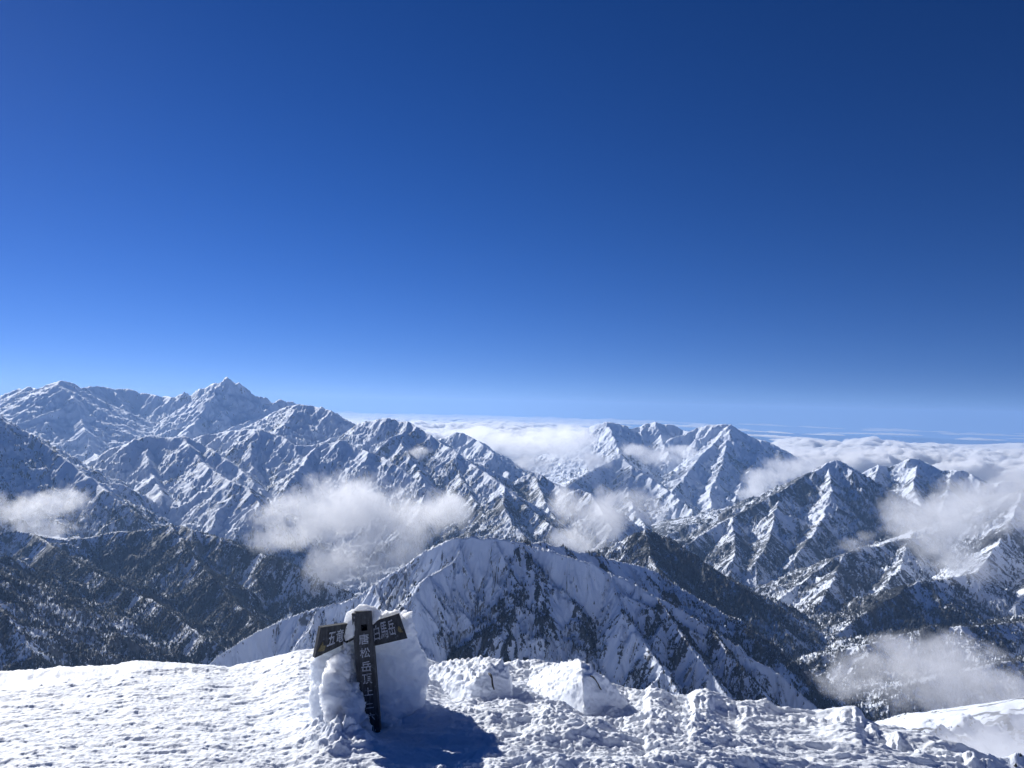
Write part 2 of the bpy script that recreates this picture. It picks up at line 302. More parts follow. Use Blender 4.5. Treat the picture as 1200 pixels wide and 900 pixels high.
def eval_terrain(TH, RR):
    """TH, RR: 1-D arrays of azimuth and radius -> X, Y, H, forest, rib"""
    th, rr = np.meshgrid(TH.astype(f32), RR.astype(f32))
    X = rr * np.sin(th); Y = rr * np.cos(th)
    n1 = fbm(X / 900, Y / 900, 3, 50)
    wx = fbm(X / 260, Y / 260, 3, 60) * np.clip(rr * .012, 0, 55); wy = fbm(X / 260, Y / 260, 3, 70) * np.clip(rr * .012, 0, 55)
    floor = FLOOR + 90 * n1
    # the summit cone under the camera
    base = -9 - .82 * np.maximum(rr - 9, 0)
    H = np.maximum(base, floor).astype(f32); SN = np.full(H.shape, .6, f32); DC = np.full(H.shape, 400, f32)
    for a, b, s, sn, kind, near in build_segments():
        zt = max(a.z, b.z); HH = max(zt - FLOOR, 60.0)
        rad = 260.0 if near else min(2600.0, HH / s * 1.7)
        if kind: rad = min(rad, 900.0 if a.y > 3000 else 380.0)
        cx, cy = (a.x + b.x) / 2, (a.y + b.y) / 2; ext = rad + math.hypot(a.x - b.x, a.y - b.y) / 2
        rc = math.hypot(cx, cy); 
        if rc > ext * 1.02:
            da = math.asin(min(1, ext / rc)); tc = math.atan2(cx, cy)
            j0, j1 = np.searchsorted(TH, [tc - da, tc + da])
        else: j0, j1 = 0, len(TH)
        i0, i1 = np.searchsorted(RR, [rc - ext, rc + ext])
        if i0 >= i1 or j0 >= j1: continue
        sl = (slice(i0, i1), slice(j0, j1))
        k = 0.35 if kind == 0 else 1.0
        x = X[sl]; y = Y[sl]
        dx, dy = b.x - a.x, b.y - a.y; L2 = dx * dx + dy * dy + 1e-6
        xx = x + wx[sl] * k; yy = y + wy[sl] * k
        if kind == 0:      # the crest itself stays where it is, its flanks meander
            t = np.clip(((x - a.x) * dx + (y - a.y) * dy) / L2, 0, 1)
            d0 = np.hypot(x - (a.x + t * dx), y - (a.y + t * dy)); q = np.clip(d0 / 250, 0, 1)
            xx = x + wx[sl] * q; yy = y + wy[sl] * q
        t = np.clip(((xx - a.x) * dx + (yy - a.y) * dy) / L2, 0, 1)
        d = np.hypot(xx - (a.x + t * dx), yy - (a.y + t * dy))
        zc = a.z + t * (b.z - a.z)
        hh = np.maximum(zc - FLOOR, 60) * 1.15
        z = zc - hh * (1 - np.exp(-s * d / hh))
        h = H[sl]; m = z > h
        h[m] = z[m]; SN[sl][m] = sn; DC[sl][m] = d[m]
    print('segments', time.time() - T0)
    # ---- gullies and ribs: stripes that run down the slope, each finer set branching off the coarser one
    dth = np.gradient(TH).astype(f32)[None, :]; drr = np.gradient(RR).astype(f32)[:, None]
    sn_, cs_ = np.sin(th), np.cos(th)
    rib = np.zeros_like(H)
    for oi, (L, amp) in enumerate(((900, .070), (430, .085), (210, .12), (105, .125), (52, .12), (26, .11), (13, .09))):
        rmax = L / (2.6 * 0.0011)
        i1 = np.searchsorted(RR, rmax); i0 = np.searchsorted(RR, 350)
        if i1 - i0 < 10: continue
        h = H[i0:i1]
        hr = np.gradient(h, axis=0) / drr[i0:i1]; ht = np.gradient(h, axis=1) / (dth * rr[i0:i1])
        gx = hr * sn_[i0:i1] + ht * cs_[i0:i1]; gy = hr * cs_[i0:i1] - ht * sn_[i0:i1]
        g = np.sqrt(gx * gx + gy * gy) + 1e-4
        px, py = -gy / g, gx / g          # across the slope
        xs, ys = X[i0:i1] / (L * 1.25), Y[i0:i1] / (L * 1.25)
        fx0, fy0 = np.floor(xs), np.floor(ys); C = np.zeros_like(h); S = np.zeros_like(h)
        for i in (-1, 0, 1):
            for j in (-1, 0, 1):
                hs = _hash(fx0 + i, fy0 + j, 200 + oi)
                vx = (xs - (fx0 + i + (hs & np.uint32(1023)) / 1023.0)).astype(f32); vy = (ys - (fy0 + j + ((hs >> np.uint32(10)) & np.uint32(1023)) / 1023.0)).astype(f32)
                w_ = np.maximum(np.exp(-2.2 * (vx * vx + vy * vy)) - .02, 0)
                ph = (vx * px + vy * py) * f32(2 * math.pi * 1.25)
                C += w_ * np.cos(ph); S += w_ * np.sin(ph)
        mag = np.sqrt(C * C + S * S) + 1e-3
        c = C / mag * np.clip(mag * 1.6, 0, 1)
        c = 1 - np.abs(c) * 1.6 if oi < 2 else 1 - 2 * np.sqrt(np.maximum(0, (1 - c) * .5))
        fade = 1 - sstep(rmax * .6, rmax, rr[i0:i1])
        keep = sstep(.02, .9, DC[i0:i1] / (L * .55)) * .62 + .38
        A = amp * L * .5 * sstep(.15, .75, g) * fade * keep * (.12 + .88 * sstep(900, 1700, rr[i0:i1])) * (1 - (.45 if L < 60 else 0) * sstep(5500, 7500, rr[i0:i1])) * (1 - (.55 if L > 200 else -.45) * sstep(3000, 2500, rr[i0:i1]))
        H[i0:i1] += A * c
        DC[i0:i1] = np.minimum(DC[i0:i1], 400)
        rib[i0:i1] += (c if oi < 2 else c + .27) * fade * (0.5 if oi < 2 else 1.0) * (.3 if oi > 5 else 1)
    print('gullies', time.time() - T0)
    rough = np.clip(rr / 3000, .15, 1)
    H += fbm(X / 150, Y / 150, 4, 95, .6, True) * 5 * sstep(5500, 9000, rr) * SN
    H += fbm(X / 38, Y / 38, 4, 97, .62) * 4.5 * sstep(150, 300, rr) * (1 - sstep(700, 1000, rr))
    H += fbm(X / 70, Y / 70, 4, 90) * 5 * rough * (1 - .6 * sstep(5500, 8000, rr)) * sstep(350, 900, rr)
    forest = rib
    return X, Y, H, forest, SN

dense = np.arange(-42, 42.001, 0.0625)
TH = np.radians(np.concatenate([np.arange(-180, -42, 2.0), dense, np.arange(43, 180, 2.0)]))
RR = [10.0]
while RR[-1] < 19500:
    r = RR[-1]
    RR.append(r * (1.012 if r < 300 else 1.0026 if r < 1500 else 1.00135 if r < 3000 else 1.0018 if r < 7000 else 1.0022))
RR = np.array(RR)
print('terrain grid', len(TH), len(RR))
X, Y, H, RIB, SN = eval_terrain(TH, RR)
# beyond the ranges the land sinks under the lowland
endf = sstep(16500, 19500, RR)[:, None]
H = H * (1 - endf) + (-3300) * endf
gr = np.gradient(H, axis=0) / np.gradient(RR)[:, None].astype(f32)
gt = np.gradient(H, axis=1) / (np.gradient(TH)[None, :] * RR[:, None]).astype(f32)
SLOPE = np.sqrt(gr * gr + gt * gt)
# how much forest or bare rock shows: high on low ground and less snowy ridges, on ribs; gullies hold snow
big = fbm(X / 700, Y / 700, 4, 31)
mid = fbm(X / 120, Y / 120, 3, 37)
DEN = np.clip((1 - SN) * .72 + .25 * RIB + .42 * big + .30 * mid + sstep(-350, -1000, H) * .22 - .10, 0, 1)
FOR = DEN
ROFF = (.17 * sstep(3100, 2700, RR)[:, None] + .10 * sstep(.7, .95, SN) * sstep(5500, 7500, RR)[:, None]).astype(f32)
print('attrs', time.time() - T0)

def mat_mountain():
    m, t = new_mat('mountain_snow_and_rock')
    geo = t.n('ShaderNodeNewGeometry'); pos = geo.outputs['Position']
    sep = t.n('ShaderNodeSeparateXYZ', ins={0: geo.outputs['Normal']})
    fo = t.n('ShaderNodeAttribute', attribute_name='forest').outputs['Fac']
    mpz = t.n('ShaderNodeMapping', ins={'Vector': pos, 'Scale': (1, 1, .42)}).outputs[0]       # streaks run down the slope
    n1 = t.noise(mpz, 1 / 42, 7, .78); n2 = t.noise(pos, 1 / 11, 3, .7)
    n3 = t.noise(pos, 1 / 300, 4, .6)
    f = t.m('ADD', fo, t.m('MULTIPLY', t.m('SUBTRACT', n1, .5), 1.7))
    f = t.m('ADD', f, t.m('MULTIPLY', t.m('SUBTRACT', n2, .5), 1.7))
    fmask = t.ss(f, .50, .66)
    steep = t.m('SUBTRACT', 1.0, sep.outputs[2])
    rk = t.m('ADD', steep, t.m('MULTIPLY', t.m('SUBTRACT', n1, .5), .95))
    rk = t.m('ADD', rk, t.m('MULTIPLY', t.m('SUBTRACT', n3, .5), .35))
    rk = t.m('SUBTRACT', rk, t.n('ShaderNodeAttribute', attribute_name='firm_snow').outputs['Fac'])
    rmask = t.ss(rk, .37, .45)
    mask = t.m('MAXIMUM', t.m('MULTIPLY', fmask, .93), t.m('MULTIPLY', rmask, .85))
    veg = t.mix(n3, (.008, .012, .016, 1), (.022, .024, .028, 1))
    rock = t.mix(n2, (.045, .045, .048, 1), (.13, .12, .115, 1))
    dark = t.mix(t.m('MULTIPLY', rmask, .6), veg, rock)
    snow = t.mix(n3, (.74, .80, .90, 1), (.83, .87, .94, 1))
    colr = t.mix(mask, snow, dark)
    bmp = t.n('ShaderNodeBump', ins={'Strength': .55, 'Distance': 5.0, 'Height': n1})
    bs = t.n('ShaderNodeBsdfPrincipled', ins={'Base Color': colr, 'Roughness': .75, 'Specular IOR Level': .2, 'Normal': bmp.outputs[0]})
    t.n('ShaderNodeOutputMaterial', ins={0: bs.outputs[0]})
    return m
MM = mat_mountain()
bands = [('mountain_slope', 10, 1200), ('mountain_ridge', 1200, 3250), ('valley_hills', 3250, 6000), ('mountain_range', 6000, 20000)]
for nm, a, b in bands:
    i0, i1 = np.searchsorted(RR, [a, b]); i1 = min(i1 + 1, len(RR)); i0 = max(i0, 0)
    s_ = slice(i0, i1)
    me = grid_mesh(nm, X[s_], Y[s_], H[s_], wrap=True, attrs={'forest': FOR[s_], 'firm_snow': ROFF[s_]})
    tag(link_mesh(nm, me, MM), kind='structure')
print('terrain mesh', time.time() - T0)

# ---------------------------------------------------------------- lowland and sea to the horizon, on the round earth
def curve_drop(r): return r * r / (2 * 7.43e6)
rr_ = np.concatenate([np.linspace(15000, 60000, 40), np.linspace(62000, 128000, 40)])
tt_ = np.radians(np.arange(-180, 180, 2.0))
a_, b_ = np.meshgrid(tt_, rr_)
me = grid_mesh('sea', b_ * np.sin(a_), b_ * np.cos(a_), -2700 - curve_drop(b_), wrap=True)
m, t = new_mat('sea_water')
geo = t.n('ShaderNodeNewGeometry')
nn = t.noise(geo.outputs['Position'], 1 / 9000, 4, .5)
bs = t.n('ShaderNodeBsdfPrincipled', ins={'Base Color': t.mix(nn, (.02, .035, .055, 1), (.035, .055, .07, 1)), 'Roughness': .5})
t.n('ShaderNodeOutputMaterial', ins={0: bs.outputs[0]})
tag(link_mesh('sea', me, m), kind='structure')
# ================================================================= SUMMIT SNOW
def mat_snow(name, bump=1.0, gscale=1.0, sss=0.0, sscale=.02):
    m, t = new_mat(name)
    geo = t.n('ShaderNodeNewGeometry'); pos = geo.outputs['Position']
    n1 = t.noise(pos, 45 * gscale, 5, .65); n2 = t.noise(pos, 190 * gscale, 3, .7); n3 = t.noise(pos, 5 * gscale, 3, .5)
    h = t.m('ADD', t.m('MULTIPLY', n1, .7), t.m('MULTIPLY', n2, .3))
    bmp = t.n('ShaderNodeBump', ins={'Strength': .75 * bump, 'Distance': .02, 'Height': h})
    colr = t.mix(n3, (.80, .845, .92, 1), (.87, .90, .95, 1))
    bs = t.n('ShaderNodeBsdfPrincipled', ins={'Base Color': colr, 'Roughness': .6, 'Specular IOR Level': .3, 'Normal': bmp.outputs[0],
             'Subsurface Weight': sss, 'Subsurface Radius': (1.0, .98, .95), 'Subsurface Scale': sscale})
    t.n('ShaderNodeOutputMaterial', ins={0: bs.outputs[0]})
    return m
M_SNOW = mat_snow('packed_snow', .7, 1, .35, .010); M_SNOWS = mat_snow('wind_carved_snow', .55, .8, .35, .02); M_FIN = mat_snow('rime_snow', .8, 1, 1.0, .09)

EDGE = [(-500,812,6.2),(-200,802,6.3),(-60,797,6.4),(0,796,6.5),(40,795,6.5),(80,793,6.5),(130,789,6.6),(160,785,6.6),(200,787,6.6),(240,788,6.5),(272,790,6.5),
        (300,786,6.5),(330,778,6.4),(350,773,6.3),(380,772,6.3),(420,775,6.4),(470,776,6.4),(490,784,6.3),(520,792,6.3),(580,796,6.3),(600,787,6.9),(620,786,6.9),(640,792,6.5),(700,812,6.2),(735,824,6.05),
        (755,824,6.0),(762,817,5.95),(772,820,5.9),(790,832,5.9),(806,835,5.85),(815,827,5.8),(828,826,5.8),(845,833,5.85),(862,842,5.8),(875,839,5.8),(895,842,5.9),
        (912,848,5.9),(935,850,5.9),(958,850,5.9),(975,847,5.8),(990,843,5.7),(1003,842,5.65),(1010,848,5.6),(1014,858,5.5),(1030,868,5.4),(1050,874,5.3),(1075,880,5.2),(1100,890,5.1),(1125,899,5.0),
        (1160,915,4.9),(1250,955,4.6),(1400,1020,4.2),(1700,1150,3.8)]
NEAR = [(-500,900,4.3),(0,900,4.1),(300,900,4.05),(600,900,3.95),(700,900,4.0),(800,900,4.15),(900,900,4.4),(1000,900,4.65),(1090,900,4.85),(1160,940,4.5),(1250,1000,4.2),(1400,1080,3.8),(1700,1300,3.4)]
def polar_line(L):
    P = [at(*p) for p in L]
    return np.array([math.atan2(p.x, p.y) for p in P]), np.array([math.hypot(p.x, p.y) for p in P]), np.array([p.z for p in P])
E_, N_ = polar_line(EDGE), polar_line(NEAR)

MOUND_C = [(at(552, 815, 5.7), .42), (at(665, 815, 5.75), .5), (at(690, 832, 5.45), .3)]
def ground_z(x, y, detail=True):
    x = np.asarray(x, f32); y = np.asarray(y, f32)
    th = np.arctan2(x, y); r = np.hypot(x, y)
    # beyond the sides of the view the edge runs on round the summit
    re = np.interp(th, E_[0], E_[1]); ze = np.interp(th, E_[0], E_[2])
    rn = np.interp(th, N_[0], N_[1]); zn = np.interp(th, N_[0], N_[2])
    back = sstep(1.0, 1.9, np.abs(th)); re = re * (1 - back) + 7 * back; ze = ze * (1 - back) + -1.75 * back
    rn = rn * (1 - back) + 3.5 * back; zn = zn * (1 - back) + -1.85 * back
    t = np.clip((r - rn) / (re - rn), 0, 1)
    z = zn + (ze - zn) * t
    q = np.clip(r / rn, 0, 1); z = np.where(r < rn, -1.8 + (zn + 1.8) * q ** 1.5, z)
    dr = np.maximum(r - re, 0); z = z - np.where(dr < 1.2, .45 * dr * dr, .648 + 1.08 * (dr - 1.2))
    if not detail: return z
    right = sstep(-.25, .05, th)                       # trampled, lumpier snow to the right
    fade = 1 - sstep(9, 13, r)
    lump = fbm(x * 1.7, y * 1.7, 3, 301) * (.012 + .02 * right)
    saz = fbm(x * 3.2 + y * .8, y * 8.5, 4, 311, .55, True) * (.013 + .004 * right)
    rub = fbm(x * 6, y * 7, 5, 321, .6) * (.006 + .008 * right)
    c, v = cells(x * 9 + .4 * perlin(x * 12, y * 12, 5), y * 9, 331)
    clod = np.maximum(0, .5 - c) * np.clip((v - .2) * 1.5, 0, 1) * (.010 + .014 * right)
    c2, v2 = cells(x * 19, y * 21, 341); clod2 = np.maximum(0, .55 - c2) * (.007 + .013 * right) * v2
    c3, v3 = cells(x * 3.6 + .5 * perlin(x * 5, y * 5, 6), y * 4.2, 351)
    block = np.maximum(0, .5 - c3) * np.clip((v3 - .55) * 2.5, 0, 1) * .04 * right * sstep(.0, .25, fbm(x * 1.1, y * 1.1, 2, 361) + .12)
    m1 = sstep(-.25, .45, fbm(x * .9, y * .9, 2, 391)) * .9 + .25       # trampled patches between smoother crust
    m2 = sstep(-.3, .4, fbm(x * 1.6, y * 2.2, 2, 395)) * .9 + .2
    clod = clod * m1; clod2 = clod2 * m2; rub = rub * (.45 + .55 * m1)
    drift = fbm(x * .8 + y * .5, y * 2.4, 3, 397, .45, True) * (.022 + .03 * right)
    fine = fbm(x * 34, y * 42, 3, 371) * (.0035 + .003 * right)
    rim = np.exp(-((r - re) / .16) ** 2) * np.maximum(fbm(th * 55, r * 2, 4, 381, .62) + .12, -.1) * (.012 + .026 * right)
    # smooth blown slope at the far right
    sm = sstep(.30, .42, th) * .75
    calm = np.zeros_like(z)
    for p_, w_ in MOUND_C: calm = np.maximum(calm, np.exp(-((x - p_[0]) ** 2 + (y - p_[1]) ** 2) / w_ ** 2))
    pb = at(450, 855, 4.7); z = z - .05 * np.exp(-((x - pb.x) ** 2 + (y - pb.y) ** 2) / .45 ** 2)
    z = z - .07 * calm; lump = lump * (1 - calm); block = block * (1 - calm); clod = clod * (1 - .6 * calm); rim = rim * (1 - calm)
    return z + (lump + drift * (1 - calm) + (saz + rub + clod + clod2 + block + fine) * (1 - sm) + saz * sm * 1.2 + rim) * fade

TH2 = np.radians(np.concatenate([np.arange(-180, -42, 3.0), np.arange(-42, 42.001, 0.075), np.arange(43, 180, 3.0)]))
RR2 = [0.02, .3, .8, 1.3, 1.8, 2.2, 2.5]
while RR2[-1] < 21: RR2.append(RR2[-1] * (1.006 if RR2[-1] < 3.1 else 1.00135 if RR2[-1] < 7.2 else 1.006 if RR2[-1] < 10 else 1.03))
RR2 = np.array(RR2)
th_, r_ = np.meshgrid(TH2.astype(f32), RR2.astype(f32))
GX_, GY_ = r_ * np.sin(th_), r_ * np.cos(th_)
GZ_ = ground_z(GX_, GY_)
PILE = [(655,846,5.5,.13,.05),(625,838,5.75,.12,.05),(590,842,5.6,.12,.04),(548,842,5.6,.12,.04),(715,842,5.6,.1,.04),(392,878,4.38,.15,.10),(374,856,4.6,.10,.07),(420,890,4.3,.14,.05),(640,862,4.9,.25,.03),(740,850,5.1,.2,.05),(690,862,4.7,.2,.03),(800,862,5.0,.3,.06),(520,845,5.1,.18,.03)]
for px, py, Y_, wd, hh in PILE:
    p = at(px, py, Y_)
    d2 = ((GX_ - p.x) ** 2 + (GY_ - p.y) ** 2) / wd ** 2
    GZ_ += np.exp(-d2) * hh * (1 + .6 * fbm(GX_ * 9, GY_ * 9, 4, 401, .6))
me = grid_mesh('snow_ground', GX_, GY_, GZ_, wrap=True)
tag(link_mesh('snow_ground', me, M_SNOW), kind='structure')
print('snow', time.time() - T0)

from mathutils import noise as mnoise
def hull_into(bm, pts):
    b2 = bmesh.new()
    for p in pts: b2.verts.new(p)
    bmesh.ops.convex_hull(b2, input=b2.verts)
    for v in [v for v in b2.verts if not v.link_faces]: b2.verts.remove(v)
    tmp = bpy.data.meshes.new('t'); b2.to_mesh(tmp); b2.free(); bm.from_mesh(tmp); bpy.data.meshes.remove(tmp)

def lump(name, hulls, voxel, smooth, amp, seed=0, crust=0.0, mat=None, parent=None):
    """union of convex pieces, voxel-remeshed, eased and roughened: a body of wind-packed snow"""
    bm = bmesh.new()
    for h in hulls: hull_into(bm, h)
    me = bpy.data.meshes.new(name); bm.to_mesh(me); bm.free()
    o = bpy.data.objects.new('tmp', me); COL.objects.link(o)
    md = o.modifiers.new('r', 'REMESH'); md.mode = 'VOXEL'; md.voxel_size = voxel; md.use_smooth_shade = True
    ms = o.modifiers.new('s', 'SMOOTH'); ms.iterations = smooth; ms.factor = .6
    dg = bpy.context.evaluated_depsgraph_get()
    me2 = bpy.data.meshes.new_from_object(o.evaluated_get(dg)); me2.name = name
    bpy.data.objects.remove(o)
    n = len(me2.vertices); co = np.empty(n * 3, f32); no = np.empty(n * 3, f32)
    me2.vertices.foreach_get('co', co); me2.vertices.foreach_get('normal', no)
    co = co.reshape(-1, 3); no = no.reshape(-1, 3)
    # three stacked planar noises give a cheap solid noise
    def n3(s, o_, k):
        return (fbm(co[:, 0] * s + 3, co[:, 2] * s + co[:, 1] * s * .3, o_, seed + k) + fbm(co[:, 1] * s, co[:, 2] * s + co[:, 0] * s * .4, o_, seed + k + 9)) * .6
    d = n3(5, 3, 1) * amp + n3(22, 4, 2) * amp * .38 + n3(70, 3, 3) * amp * .16
    # rime feathers along upper, wind-facing edges
    if crust:
        upf = np.clip((no[:, 2] - .35) * 2.2, 0, 1); d += upf * np.maximum(n3(30, 4, 4) + .1, 0) * crust
    co = co + no * d[:, None]
    me2.vertices.foreach_set('co', co.ravel()); me2.update()
    me2.polygons.foreach_set('use_smooth', [True] * len(me2.polygons))
    me2.materials.clear()
    return link_mesh(name, me2, mat or M_SNOWS, parent)

A = lambda *ps: [at(*p) for p in ps]

# ---- wood
def mat_wood():
    m, t = new_mat('weathered_dark_wood')
    tc = t.n('ShaderNodeTexCoord'); obv = tc.outputs['Object']
    mp = t.n('ShaderNodeMapping', ins={'Vector': obv, 'Scale': (60, 60, 6)})
    n1 = t.noise(mp.outputs[0], 1.0, 6, .7); n2 = t.noise(obv, 9, 4, .6)
    c = t.mix(t.ss(n1, .3, .75), (.016, .018, .021, 1), (.066, .072, .082, 1))
    c = t.mix(t.m('MULTIPLY', t.ss(t.noise(obv, 30, 5, .75), .56, .70), .38), c, (.22, .26, .32, 1))    # frost grains
    bmp = t.n('ShaderNodeBump', ins={'Strength': .8, 'Distance': .003, 'Height': n1})
    bs = t.n('ShaderNodeBsdfPrincipled', ins={'Base Color': c, 'Roughness': .8, 'Normal': bmp.outputs[0]})
    t.n('ShaderNodeOutputMaterial', ins={0: bs.outputs[0]})
    return m
M_WOOD = mat_wood()
def flat_mat(name, c, rough=.7):
    m, t = new_mat(name)
    pos = t.n('ShaderNodeNewGeometry').outputs['Position']
    cc = t.mix(t.ss(t.noise(pos, 120, 3, .6), .35, .6), tuple(v * .45 for v in c[:3]) + (1,), c)
    bs = t.n('ShaderNodeBsdfPrincipled', ins={'Base Color': cc, 'Roughness': rough}); t.n('ShaderNodeOutputMaterial', ins={0: bs.outputs[0]})
    return m
M_LET = flat_mat('frosted_lettering', (.44, .47, .52, 1)); M_YEL = flat_mat('faded_yellow_paint', (.22, .18, .08, 1))
M_STICK = flat_mat('dark_stick', (.02, .018, .018, 1)); M_HOLE = flat_mat('dark_socket', (.006, .006, .007, 1))

post_base = at(437, 880, 4.72)
sign = bpy.data.objects.new('signpost', None); COL.objects.link(sign); sign.location = post_base
tag(sign, 'dark weathered wooden summit signpost with two direction boards, leaning in packed snow', 'signpost')
bpy.context.view_layer.update()
def to_sign(me, name, mat, parent=None):
    """mesh is given in world coordinates; make it a child of the sign (or of one of its parts)"""
    me.transform(Matrix.Translation(-post_base))
    o = link_mesh(name, me, mat, parent or sign); return o

# post: a leaning squared timber, its front turned slightly right
top_c = at(424.5, 716, 4.78); bot_c = at(437.5, 885, 4.70)
ax = (bot_c - top_c).normalized()            # down the post
nrm = Vector((.10, -1, .0)); nrm = (nrm - ax * nrm.dot(ax)).normalized()   # out of the front face
side = nrm.cross(ax).normalized()
if side.x < 0: side = -side
W2, D2, LEN = .0600, .055, (bot_c - top_c).length
def post_pt(s, dwn, out): return top_c + side * s + ax * dwn + nrm * out
bm = bmesh.new()
NZ = 40
rows = []
for k in range(NZ + 1):
    dwn = LEN * k / NZ; ring = []
    for (a, b) in ((-1, 1), (-.33, 1), (.33, 1), (1, 1), (1, -1), (-1, -1)):
        j = mnoise.noise(Vector((a * 3, b * 3, k * .7))) * .0016
        ring.append(bm.verts.new(post_pt(a * W2 * (1 if b > 0 else .97) + j, dwn + (.006 * mnoise.noise(Vector((a * 5, b, 3))) if k == 0 else 0), b * D2 + j)))
    rows.append(ring)
for k in range(NZ):
    for i in range(6):
        bm.faces.new((rows[k][i], rows[k][(i + 1) % 6], rows[k + 1][(i + 1) % 6], rows[k + 1][i]))
bm.faces.new(rows[0][::-1]); bm.faces.new(rows[-1])
bmesh.ops.recalc_face_normals(bm, faces=bm.faces)
me = bpy.data.meshes.new('post'); bm.to_mesh(me); bm.free()
# mortise cut through the upper post
po = bpy.data.objects.new('tmp', me); COL.objects.link(po)
def box_pts(c, ex, ey, ez, hx, hy, hz):
    vs = [c + ex * (sx * hx) + ey * (sy * hy) + ez * (sz * hz) for sx in (-1, 1) for sy in (-1, 1) for sz in (-1, 1)]
    return vs, [(0, 1, 3, 2), (4, 6, 7, 5), (0, 4, 5, 1), (2, 3, 7, 6), (0, 2, 6, 4), (1, 5, 7, 3)]
hc = post_pt(.010, .094, D2)
vs, fs = box_pts(hc, side, nrm, ax, .019, .06, .0195)
cm = raw_mesh('c', vs, fs); co_ = bpy.data.objects.new('tmpc', cm); COL.objects.link(co_)
b_ = bmesh.new(); b_.from_mesh(cm); bmesh.ops.recalc_face_normals(b_, faces=b_.faces); b_.to_mesh(cm); b_.free()
bo = po.modifiers.new('b', 'BOOLEAN'); bo.operation = 'DIFFERENCE'; bo.object = co_; bo.solver = 'EXACT'
dg = bpy.context.evaluated_depsgraph_get(); pm = bpy.data.meshes.new_from_object(po.evaluated_get(dg)); pm.name = 'post'
bpy.data.objects.remove(po); bpy.data.objects.remove(co_)
pm.materials.clear()
post = to_sign(pm, 'post', M_WOOD)

def text_mesh(s, size, ext):
    cu = bpy.data.curves.new('txt', 'FONT'); cu.body = s; cu.size = size; cu.extrude = ext; cu.offset = 0.010
    cu.align_x = 'CENTER'; cu.align_y = 'CENTER'; cu.resolution_u = 3
    o = bpy.data.objects.new('txt', cu); COL.objects.link(o)
    dg = bpy.context.evaluated_depsgraph_get(); me = bpy.data.meshes.new_from_object(o.evaluated_get(dg))
    bpy.data.objects.remove(o)
    # centre on its bounding box
    n = len(me.vertices); c = np.empty(n * 3, f32); me.vertices.foreach_get('co', c); c = c.reshape(-1, 3)
    c[:, :2] -= (c[:, :2].max(0) + c[:, :2].min(0)) / 2
    return me, c
def letter(ch, u, v, wu, wv, flip, frame, parent):
    me, c = text_mesh(ch, 1.0, .01)
    sx = wu / np.ptp(c[:, 0]); sy = wv / np.ptp(c[:, 1])
    V = [frame(u + p[0] * sx, v + flip * p[1] * sy, p[2] * .16) for p in c]; Fc = [list(pl.vertices) for pl in me.polygons]
    bpy.data.meshes.remove(me)
    to_sign(raw_mesh('letter', V, Fc), 'letter', M_LET, parent)
fr = lambda u, v, w_: post_pt(u, -v, D2 + .0030 + w_)
cw = .066
for i, (c, d, w_, h_) in enumerate((('唐', .163, .062, .066), ('松', .246, .062, .060), ('岳', .330, .060, .062), ('頂', .405, .058, .060),
            ('上', .482, .054, .046), ('二', .568, .048, .028), ('六', .632, .050, .046), ('九', .700, .050, .05))): letter(c, .003 + .001 * i, -d, w_, h_, 1, fr, post)

def board(corners, lab, text, tri, seed):
    """corners: TL TR BR BL world points of the front face"""
    TL, TR, BR, BL = corners
    n = (TR - TL).cross(BL - TL).normalized()
    if n.y > 0: n = -n
    NX, NY = 18, 8; vs, fs = [], []
    for s in (0, 1):
        for j in range(NY + 1):
            for i in range(NX + 1):
                u, v = i / NX, j / NY
                p = TL.lerp(TR, u).lerp(BL.lerp(BR, u), v)
                e = mnoise.noise(Vector((i * .9, j * 1.3, seed))) * .0022
                p = p + n * (-.034 * s + e * (1 - s)); p.z += mnoise.noise(Vector((i * .6, seed, s))) * .003 * (v - .5)
                vs.append(p)
    q = (NX + 1) * (NY + 1); I = lambda s, i, j: s * q + j * (NX + 1) + i
    for j in range(NY):
        for i in range(NX):
            fs.append((I(0, i, j), I(0, i + 1, j), I(0, i + 1, j + 1), I(0, i, j + 1))); fs.append((I(1, i, j), I(1, i, j + 1), I(1, i + 1, j + 1), I(1, i + 1, j)))
    for i in range(NX):
        for j in (0, NY): fs.append((I(0, i, j), I(1, i, j), I(1, i + 1, j), I(0, i + 1, j)))
    for j in range(NY):
        for i in (0, NX): fs.append((I(0, i, j), I(0, i, j + 1), I(1, i, j + 1), I(1, i, j)))
    me = raw_mesh('sign_board', vs, fs); b = bmesh.new(); b.from_mesh(me); bmesh.ops.recalc_face_normals(b, faces=b.faces); b.to_mesh(me); b.free()
    bo = to_sign(me, 'sign_board', M_WOOD); bo['label'] = lab
    f2 = lambda u, v, w_: TL.lerp(TR, u).lerp(BL.lerp(BR, u), v) + n * (.0045 + w_)
    for s, u, v, wu, wv in text: letter(s, u, v, wu, wv, -1, f2, bo)
    tv = [f2(u, v, k) for k in (.003, -.004) for u, v in tri]; k = len(tri)
    tf = [tuple(range(k)), tuple(range(2 * k - 1, k - 1, -1))] + [(i, (i + 1) % k, k + (i + 1) % k, k + i) for i in range(k)]
    to_sign(raw_mesh('arrow_mark', tv, tf), 'arrow_mark', M_YEL, bo)
    return bo
board((at(375.7, 735.3, 4.62), at(416, 729.5, 4.76), at(416, 749, 4.79), at(368.8, 771.2, 4.60)),
      'left board reading 五竜岳, partly buried in rime', [('五', .36, .50, .20, .52), ('竜', .58, .49, .20, .60), ('岳', .80, .47, .17, .60)],
      [(.04, .80), (.13, .52), (.16, .66), (.23, .70), (.20, .88)], 1)
